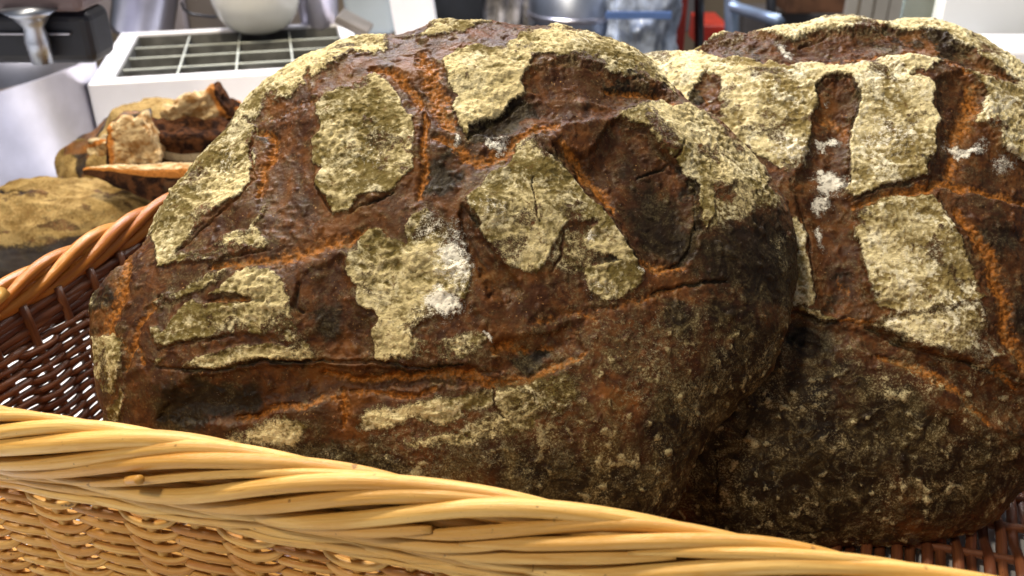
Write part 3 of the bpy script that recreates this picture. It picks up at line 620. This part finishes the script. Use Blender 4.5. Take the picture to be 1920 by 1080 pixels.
# woven sides
rows = 33; h0, h1 = .02, .80
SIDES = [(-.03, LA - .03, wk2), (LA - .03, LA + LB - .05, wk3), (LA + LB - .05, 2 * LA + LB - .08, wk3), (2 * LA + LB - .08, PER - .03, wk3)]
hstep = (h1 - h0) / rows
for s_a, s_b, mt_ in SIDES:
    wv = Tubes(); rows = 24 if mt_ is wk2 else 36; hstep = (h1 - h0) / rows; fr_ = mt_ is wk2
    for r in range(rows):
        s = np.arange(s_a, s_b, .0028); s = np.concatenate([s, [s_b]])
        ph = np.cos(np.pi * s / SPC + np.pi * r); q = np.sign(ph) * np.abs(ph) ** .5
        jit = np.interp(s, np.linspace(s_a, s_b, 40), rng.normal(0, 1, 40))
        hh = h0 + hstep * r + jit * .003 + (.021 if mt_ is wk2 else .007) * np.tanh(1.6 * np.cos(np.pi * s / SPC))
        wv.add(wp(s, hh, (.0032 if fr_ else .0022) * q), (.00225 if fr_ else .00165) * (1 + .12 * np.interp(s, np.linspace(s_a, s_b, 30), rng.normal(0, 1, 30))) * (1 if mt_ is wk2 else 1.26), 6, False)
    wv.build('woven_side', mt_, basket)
# waling: long slanting canes under the rim
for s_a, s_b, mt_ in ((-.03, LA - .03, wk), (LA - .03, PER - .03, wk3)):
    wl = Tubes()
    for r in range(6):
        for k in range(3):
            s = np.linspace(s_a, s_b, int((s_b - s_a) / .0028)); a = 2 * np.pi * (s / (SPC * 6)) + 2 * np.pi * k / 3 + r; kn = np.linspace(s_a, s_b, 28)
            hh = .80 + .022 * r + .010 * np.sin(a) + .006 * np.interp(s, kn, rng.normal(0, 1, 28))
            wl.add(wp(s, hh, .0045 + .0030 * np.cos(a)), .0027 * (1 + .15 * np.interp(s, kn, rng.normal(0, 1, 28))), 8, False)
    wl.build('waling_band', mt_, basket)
# twisted rim
RT = {0: Tubes(), 1: Tubes()}
for key, sa_, sb_, NS, TURN, r0, ks, l0 in ((0, -.05, LA - .02, 11, .33, .0031, 1.06, .40), (1, LA - .02, PER - .01, 5, .17, .0034, .56, .42)):
    for k in range(NS):
        pos = sa_ - rng.random() * .12
        while pos < sb_:
            ln = l0 + .14 * rng.random(); s = np.arange(max(pos, sa_ - .02), min(pos + ln, sb_ + .02), .004); n = len(s)
            if n >= 8:
                a = -2 * np.pi * s / TURN + 2 * np.pi * k / NS - .5 + .12 * np.sin(2 * np.pi * (s / .19 + rng.random()))
                tt = (s - pos) / ln; taper = .88 + .20 * tt - .75 * np.clip((tt - .93) / .07, 0, 1) ** 1.5 - .5 * np.clip((.06 - tt) / .06, 0, 1)
                kn = np.linspace(pos, pos + ln, 9); wob = .0007 * np.interp(s, kn, rng.normal(0, 1, 9)); rj = r0 * (1 + .15 * rng.normal())
                lift = .0012 * rng.random()
                P = wp(s, 1.0, (.0062 * ks + lift) * np.cos(a) + .004 + wob) + np.stack([0 * s, 0 * s, -(.0140 * ks + lift) * np.sin(a) + wob], -1)
                RT[key].add(P, rj * taper, 10)
            pos += ln - .020
for zz, oo in ((-.009, .004), (0, .004), (.008, .004)):
    for (sa, sb, key) in ((-.03, LA - .02, 0), (LA - .02, PER - .03, 1)):
        s = np.arange(sa, sb, .005); RT[key].add(wp(s, 1.0, oo + 0 * s) + np.stack([0 * s, 0 * s, (zz if key == 0 else zz * .5) + 0 * s], -1), .0036 if key == 0 else .0032, 8)
for k in range(5):   # cut cane ends poking out of the braid
    s0 = rng.random() * PER; z = rng.uniform(-.018, .012); s = np.linspace(s0, s0 + .010, 6)
    P = wp(s, 1.0, .014 + .004 * np.linspace(0, 1, 6)) + np.stack([0 * s, 0 * s, z + .006 * np.linspace(0, 1, 6)], -1); (RT[0 if s0 < LA else 1]).add(P, .0022, 8)
RT[0].build('twisted_rim', wk, basket); RT[1].build('twisted_rim', wk4, basket)
# stakes
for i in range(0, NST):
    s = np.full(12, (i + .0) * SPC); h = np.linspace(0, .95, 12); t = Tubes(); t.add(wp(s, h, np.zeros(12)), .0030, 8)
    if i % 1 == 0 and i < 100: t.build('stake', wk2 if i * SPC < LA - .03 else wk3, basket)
# floor canes
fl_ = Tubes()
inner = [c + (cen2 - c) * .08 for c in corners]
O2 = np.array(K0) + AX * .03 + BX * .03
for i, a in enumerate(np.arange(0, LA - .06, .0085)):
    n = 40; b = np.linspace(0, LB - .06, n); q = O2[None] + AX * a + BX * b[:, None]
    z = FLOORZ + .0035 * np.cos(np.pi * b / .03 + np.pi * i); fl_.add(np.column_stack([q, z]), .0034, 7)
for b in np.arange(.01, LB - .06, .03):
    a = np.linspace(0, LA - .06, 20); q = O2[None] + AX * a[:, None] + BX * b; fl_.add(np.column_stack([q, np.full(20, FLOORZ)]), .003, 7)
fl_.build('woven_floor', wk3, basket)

# ================================================================== simple solids for the surroundings
def boxmesh(name, mn, mx, mat, parent=None, bevel=.003, rotz=0, rotx=0, roty=0, top=None):
    mn, mx = np.array(mn, float), np.array(mx, float); c = (mn + mx) / 2; h = (mx - mn) / 2
    bm_ = __import__('bmesh'); b = bm_.new(); bm_.ops.create_cube(b, size=2)
    for v in b.verts:
        k = top if (top and v.co.z > 0) else (1, 1)
        v.co = Vector((v.co.x * h[0] * k[0], v.co.y * h[1] * k[1], v.co.z * h[2]))
    if bevel: bm_.ops.bevel(b, geom=b.edges[:], offset=min(bevel, min(h) * .8), segments=3, profile=.5, affect='EDGES')
    M = Matrix.Translation(Vector(c)) @ Matrix.Rotation(math.radians(rotz), 4, 'Z') @ Matrix.Rotation(math.radians(rotx), 4, 'X') @ Matrix.Rotation(math.radians(roty), 4, 'Y')
    base = Vector((c[0], c[1], mn[2])) if parent is None else None
    me = bpy.data.meshes.new(name); 
    bm_.ops.transform(b, matrix=(Matrix.Translation(-base) @ M) if base is not None else M, verts=b.verts)
    b.to_mesh(me); b.free(); me.materials.append(mat)
    o = bpy.data.objects.new(name, me); COL.objects.link(o)
    if base is not None: o.location = base
    else: o.parent = parent; o.matrix_parent_inverse = Matrix.Translation(parent.location).inverted()
    return o
def lathe(name, prof, cen, mat, parent=None, n=64, rot=None):
    prof = np.array(prof); a = np.linspace(0, 2 * np.pi, n, endpoint=False)
    P = np.stack([prof[:, 0][:, None] * np.cos(a), prof[:, 0][:, None] * np.sin(a), prof[:, 1][:, None] + 0 * a], -1)
    idx = np.arange(len(prof) * n).reshape(len(prof), n); nx = np.roll(idx, -1, 1)
    F = np.stack([idx[:-1], nx[:-1], nx[1:], idx[1:]], -1).reshape(-1, 4); V = P.reshape(-1, 3)
    if rot is not None: V = V @ np.array(rot.to_3x3()).T
    if parent is None: o = mesh_obj(name, V, F, mat); o.location = cen
    else: o = mesh_obj(name, V + np.array(cen), F, mat, parent)
    return o
steel = simple('brushed_steel', (.50, .49, .55), .30, 1, 30, .08)
steel2 = simple('dull_steel', (.42, .46, .55), .4, 1, 20, .1)
white = simple('white_enamel', (.88, .87, .90), .35, 0, 25, .02)
ivory = simple('cream_ceramic', (.87, .86, .78), .18, 0, 20, .02)
dark = simple('black_plastic', (.012, .013, .020), .3, 0, 30, .3)
dgrey = simple('dark_grey_steel', (.05, .055, .065), .35, .6, 12, .3)
trayin = simple('grey_tray_base', (.11, .11, .10), .8, 0, 40, .3, spec=.08)
bars = simple('pale_metal_bars', (.60, .63, .56), .4, .3, 50, .1)
red = simple('red_plastic', (.42, .03, .015), .4, 0, 30, .2)
tan = simple('tan_wall', (.32, .25, .17), .8, 0, 3, .2)
bluem = simple('blue_grey_metal', (.24, .32, .46), .35, .5, 12, .2)
plas = simple('cloudy_plastic_film', (.45, .52, .64), .22, 0, 26, .5, .8, 1.0)
woodm = simple('brown_wood', (.13, .06, .03), .5, 0, 18, .4)
panelm = simple('beige_panelling', (.46, .43, .37), .6, 0, 10, .1)
tablem = simple('white_counter_top', (.74, .76, .80), .4, 0, 20, .04)
floorm = simple('grey_floor_tiles', (.16, .14, .13), .6, 0, 6, .3)

# setting
o = mesh_obj('counter_top', [(-2.2, -.2, 0), (1.9, -.2, 0), (1.9, 1.50, 0), (-2.2, 1.50, 0), (-2.2, -.2, -.05), (1.9, -.2, -.05), (1.9, 1.50, -.05), (-2.2, 1.50, -.05)],
  [(0, 1, 2, 3), (4, 7, 6, 5), (0, 4, 5, 1), (1, 5, 6, 2), (2, 6, 7, 3), (3, 7, 4, 0)], tablem, smooth=False); tag(o, kind='structure')
o = mesh_obj('floor', [(-6, -2, -.9), (6, -2, -.9), (6, 6, -.9), (-6, 6, -.9)], [(0, 1, 2, 3)], floorm, smooth=False); tag(o, kind='structure')
o = mesh_obj('back_wall', [(-6, 4.0, -.9), (6, 4.0, -.9), (6, 4.0, 2.4), (-6, 4.0, 2.4), (-6, 4.1, -.9), (6, 4.1, -.9), (6, 4.1, 2.4), (-6, 4.1, 2.4)], [(0, 1, 2, 3), (4, 7, 6, 5), (3, 2, 6, 7), (0, 4, 5, 1), (0, 3, 7, 4), (1, 5, 6, 2)], tan, smooth=False); tag(o, kind='structure')

# ---- white unit with compartment tray
ZT = .10
def T(px, py, z=ZT): return atz(px, py, z)
nl = T(163, 159)
unit = empty('ingredient_unit', (float(nl[0]), float(nl[1]), 0), 'white enamel counter unit with a grid of dark compartments in its top', 'counter unit')
x0, x1, y0, y1 = nl[0], nl[0] + .355, nl[1], nl[1] + .315
def ubox(nm, a, b, mat, bev=.002): return boxmesh(nm, a, b, mat, unit, bev)
ft = .035
ix0, ix1, iy0, iy1 = x0 + .027, x1 - .022, y0 + .030, y1 - .018
ubox('front_panel', (x0, y0, 0.001), (x1, iy0, ZT), white); ubox('back_panel', (x0, iy1, 0.001), (x1, y1, ZT), white)
ubox('side_panel', (x0, iy0 + .0005, 0.001), (ix0, iy1 - .0005, ZT), white); ubox('side_panel', (ix1, iy0 + .0005, 0.001), (x1, iy1 - .0005, ZT), white)
ubox('tray_base', (ix0 + .0005, iy0 + .0005, ZT - .045), (ix1 - .0005, iy1 - .0005, ZT - .04), trayin, 0)
dkg = simple('shade_grey_liner', (.15, .15, .14), .7, 0, 40, .3, spec=.15)  # dark grey puts recess shade into divider faces and the added liners
ubox('shade_liner', (ix0 + .0006, iy1 - .0025, ZT - .039), (ix1 - .0006, iy1 - .0006, ZT - .004), dkg, 0); ubox('shade_liner', (ix0 + .0006, iy0 + .0006, ZT - .039), (ix0 + .0022, iy1 - .003, ZT - .004), dkg, 0); ubox('shade_liner', (ix1 - .0022, iy0 + .0006, ZT - .039), (ix1 - .0006, iy1 - .003, ZT - .004), dkg, 0)
for k in range(1, 4):
    xx = ix0 + (ix1 - ix0) * k / 4; ubox('divider', (xx - .001, iy0 + .003, ZT - .039), (xx + .001, iy1 - .004, ZT - .0085), dkg, 0); ubox('divider_edge', (xx - .0013, iy0 + .001, ZT - .0083), (xx + .0013, iy1 - .004, ZT - .006), bars, .0004)
for k in range(1, 4):
    yy = iy0 + (iy1 - iy0) * k / 4; ubox('divider', (ix0 + .003, yy - .001, ZT - .0392), (ix1 - .003, yy + .001, ZT - .0088), dkg, 0); ubox('divider_edge', (ix0 + .0025, yy - .0013, ZT - .0086), (ix1 - .0025, yy + .0013, ZT - .0064), bars, .0004)

unit.rotation_euler = (0, 0, math.radians(14))
# ---- bowl on the unit
bc = atz(478, 66, ZT); bc[1] += .03
prof = [(0, 0), (.028, 0), (.034, .002), (.048, .010), (.060, .026), (.067, .048), (.070, .075), (.071, .082), (.069, .084), (.066, .078), (.062, .050), (.05, .022), (.03, .01), (0, .008)]
bowl = empty('mixing_bowl', tuple(bc), 'cream ceramic bowl standing on the compartment tray of the white unit', 'bowl')
lathe('bowl_body', prof, tuple(bc), ivory, bowl)
lathe('flour', [(0, .064), (.03, .062), (.055, .058), (.0625, .055), (.055, .05), (0, .05)], tuple(bc), simple('white_flour', (.86, .85, .82), .9, 0, 80, .04), bowl)

# ---- steel drum left
pc = (-.785, 1.10)
pot = empty('steel_drum', (pc[0], pc[1], 0), 'large brushed stainless steel drum at the far left behind the tan loaf', 'drum')
zr = at(60, 140, .86)[2] + .028
lathe('drum_body', [(.20, .001), (.243, .004), (.245, .02), (.245, zr * .62), (.2465, zr * .62 + .002), (.245, zr * .62 + .004), (.245, zr - .006), (.235, zr - .008), (.235, .01), (0, .01)], (pc[0], pc[1], 0), steel, pot, 96)
lathe('drum_rim', [(.240, zr - .007), (.252, zr - .006), (.254, zr), (.250, zr + .005), (.240, zr + .004), (.240, zr - .007)], (pc[0], pc[1], 0), steel, pot, 96)
# ---- black mixer above drum
mq = at(184, 122, .93)
mx_ = empty('dough_mixer', (mq[0] - .2, 1.05, zr + .01), 'black mixing machine with a steel spout standing over the steel drum', 'mixer')
mt = at(184, 22, .93)[2]
boxmesh('motor_housing', (mq[0] - .5, .93, mq[2]), (mq[0], .985, mt), simple('navy_black_plastic', (.010, .012, .022), .5, 0, 30, .3), mx_, .010)
zc = at(100, 64, .925)[2]
boxmesh('chrome_strip', (mq[0] - .5, .925, zc - .0012), (mq[0] - .02, .9295, zc + .0012), steel, mx_, .0008)
boxmesh('top_cover', (mq[0] - .5, .915, mt + .001), (mq[0] + .004, .985, mt + .09), simple('warm_grey_cover', (.15, .11, .12), .5, .2, 8, .2), mx_, .01)
sx = at(80, 118, .915)
lathe('spout', [(0, .0), (.010, .0), (.012, .022), (.010, .036), (.017, .046), (.028, .054), (0, .056)], tuple(sx), steel2, mx_, 32)
# ---- steel chute behind the unit
ch = at(265, 62, 1.56)
chute = lathe('steel_chute', [(0, 0), (.050, 0), (.052, .01), (.052, .40), (.05, .41), (0, .41)], tuple(ch), steel, None, 48, Matrix.Rotation(math.radians(18), 4, 'Y'))
tag(chute, 'shiny tilted steel pipe rising behind the left end of the compartment unit', 'pipe')
t = Tubes(); cpts = [at(x, y, 1.60) for x, y in ((340, 4), (345, 18), (360, 27), (400, 32), (430, 24))]
t.add(np.array(cpts), .0025, 8); cb = t.build('cable', dark, None); tag(cb, 'thin black cable looping behind the cream bowl', 'cable')
def thing_box(name, pxa, pxb, pyt, pyb, Y, depth, mat, label, cat, bevel=.004, rotz=0, rotx=0, roty=0, zmin=None):
    a = at(pxa, pyb, Y); b = at(pxb, pyt, Y); a[0] = at(pxa, 45, Y)[0]; b[0] = at(pxb, 45, Y)[0]; z0 = a[2] if zmin is None else zmin
    o = boxmesh(name, (a[0], Y, z0), (b[0], Y + depth, b[2]), mat, None, bevel, rotz, rotx, roty); return tag(o, label, cat)
thing_box('wall_panel', 150, 345, -90, 62, 1.95, .03, simple('mauve_wall_panel', (.34, .30, .31), .6, 0, 5, .2), 'dull mauve panel behind the tilted steel pipe', 'panel')
thing_box('wall_panel', 345, 580, -90, 60, 2.0, .03, simple('brown_grey_panel', (.20, .17, .15), .6, 0, 5, .2), 'brown grey panel behind the cream bowl and the cable', 'panel')
cpc = at(600, 50, 1.50)
cup = lathe('metal_beaker', [(0, 0), (.028, 0), (.030, .003), (.038, .11), (.039, .112), (.036, .112), (.028, .005), (0, .004)], tuple(cpc), simple('pale_lilac_steel', (.62, .60, .72), .3, .6, 20, .1), None, 48); tag(cup, 'pale lilac metal beaker standing right of the cream bowl', 'beaker')
tb = thing_box('storage_tub', 645, 735, -70, 68, 1.50, .12, simple('grey_green_plastic', (.34, .39, .42), .3, 0, 10, .1), 'translucent grey green tub between the metal beaker and the white board', 'tub', .01, roty=-4)
thing_box('white_board', 732, 812, -80, 75, 1.42, .03, white, 'upright white board leaning just above the top of the big loaf', 'board', .003, roty=-7)
tr = thing_box('metal_scoop', 625, 690, 44, 60, 1.30, .06, simple('taupe_metal', (.20, .18, .16), .4, .5, 20, .2), 'small taupe metal tray at the right corner of the compartment unit', 'tray', .003, roty=28)

# ---- right hand background
thing_box('dark_cabinet', 800, 905, -160, 130, 2.05, .35, dgrey, 'dark grey cabinet behind the white board', 'cabinet', .006)
thing_box('dark_cabinet', 900, 1310, -260, 60, 3.3, .3, simple('dim_cabinet', (.09, .085, .085), .5, .1, 4, .3), 'dim brown cabinet behind the steel drum in the plastic bag', 'cabinet', .006)
def wrapped(cx, cy, Y, r, h, mat, label, seed):
    c = at(cx, cy, Y); u, v = np.meshgrid(np.linspace(0, 2 * np.pi, 140, endpoint=False), np.linspace(0, 1, 90))
    S3 = np.stack([np.cos(u) * 2, np.sin(u) * 2, v * 2.2], -1)
    rad = r * (.86 + .16 * np.sin(np.pi * np.clip(v, .02, .98)) ** .5) + .012 * fbm(S3, 1.3, 3, seed) + .018 * (ridge(S3, 1.1, seed + 1) - .6)
    rad = np.where((v == 0) | (v == 1), .001, rad)
    P = np.stack([rad * np.cos(u), rad * np.sin(u), v * h], -1); idx = np.arange(u.size).reshape(u.shape); nx = np.roll(idx, -1, 1)
    o = mesh_obj('plastic_bag', P.reshape(-1, 3), np.stack([idx[:-1], nx[:-1], nx[1:], idx[1:]], -1).reshape(-1, 4), mat); o.location = c; return tag(o, label, 'bag')
cc = at(1070, 150, 2.05)
drum = empty('steel_canister', tuple(cc), 'round steel canister with a shiny band between two plastic bags', 'canister')
zt = at(1070, 0, 2.05)[2] - cc[2]
lathe('canister_body', [(0, 0), (.10, 0), (.10, zt + .1), (0, zt + .1)], tuple(cc), steel2, drum, 64)
lathe('band', [(.1005, zt - .035), (.105, zt - .033), (.105, zt - .024), (.1005, zt - .022)], tuple(cc), steel, drum, 64)
bagm = simple('cloudy_plastic_grey', (.40, .38, .38), .2, 0, 30, .6, .8, 1.0)
wrapped(945, 130, 2.15, .075, .34, bagm, 'crumpled grey plastic bag left of the steel canister', 3)
wrapped(1192, 130, 2.0, .082, .32, plas, 'crumpled bluish plastic bag right of the steel canister', 8)
thing_box('blue_strap', 1135, 1258, 22, 36, 1.895, .004, simple('blue_tape', (.12, .22, .52), .4, 0, 10, .2), 'blue strip wrapped across the bluish plastic bag', 'strip', .001)
cr_ = thing_box('red_crate', 1246, 1287, -120, 110, 2.1, .22, red, 'narrow red plastic crate standing right of the bluish bag', 'crate', .006)
# table frame of blue grey metal
fa = at(1311, 130, 2.2)
frame = empty('metal_table', tuple(fa), 'blue grey metal table frame behind the right loaf', 'table')
def bar(nm, p, q, w, mat, par):
    t = Tubes(); t.add(np.array([p, (np.array(p) + np.array(q)) / 2, q]), w, 4); return t.build(nm, mat, par)
bar('leg', at(1311, 150, 2.2), at(1311, -80, 2.2), .012, dgrey, frame)
bar('leg', at(1372, 150, 2.35), at(1372, -80, 2.35), .019, bluem, frame)
bar('leg', at(1446, 150, 2.7), at(1446, -80, 2.7), .015, dgrey, frame)
bar('crossbar', at(1372, 12, 2.33), at(1462, 40, 2.05), .014, bluem, frame)
thing_box('wooden_stool', 1470, 1580, -60, 26, 2.9, .3, woodm, 'dark wooden stool front behind the metal table frame', 'stool', .006)
thing_box('red_box', 1318, 1368, 48, 95, 2.6, .2, red, 'low red box seen under the metal table', 'box', .004)
thing_box('dark_cabinet', 1395, 1580, 26, 130, 3.2, .2, simple('grey_dark', (.12, .11, .11), .5, 0, 4, .3), 'dark cabinet base under the wooden stool front', 'cabinet', .004)
wpn = empty('panelled_wall', tuple(at(1630, 100, 2.6)), 'beige vertical board panelling left of the glass edge', 'panelling')
for k in range(4):
    a = at(1585 + k * 28, 140, 2.6); b = at(1585 + (k + 1) * 28 - 2, -120, 2.6)
    boxmesh('board', (a[0], 2.6, a[2]), (b[0], 2.62, b[2]), panelm, wpn, .002)
glm, nt, b = newmat('clear_glass'); b.inputs['Base Color'].default_value = (.75, .85, .78, 1); b.inputs['Transmission Weight'].default_value = .9; b.inputs['Roughness'].default_value = .08; b.inputs['IOR'].default_value = 1.3
thing_box('glass_screen', 1690, 1762, -60, 110, 1.25, .012, glm, 'upright glass screen edge beside the bright white board', 'glass screen', .002)
thing_box('display_board', 1762, 2120, -90, 100, 1.22, .03, simple('bright_white_panel', (.88, .90, .88), .4, 0, 5, .02), 'bright white board behind the top right of the floury loaf', 'board', .003)
thing_box('dark_strip', 1868, 2120, 86, 93, 1.19, .02, dark, 'thin dark strip along the foot of the bright white board', 'strip', .001)
thing_box('white_tray', 1700, 2120, 96, 330, 1.05, .10, white, 'white container behind the right shoulder of the floury loaf', 'container', .008)
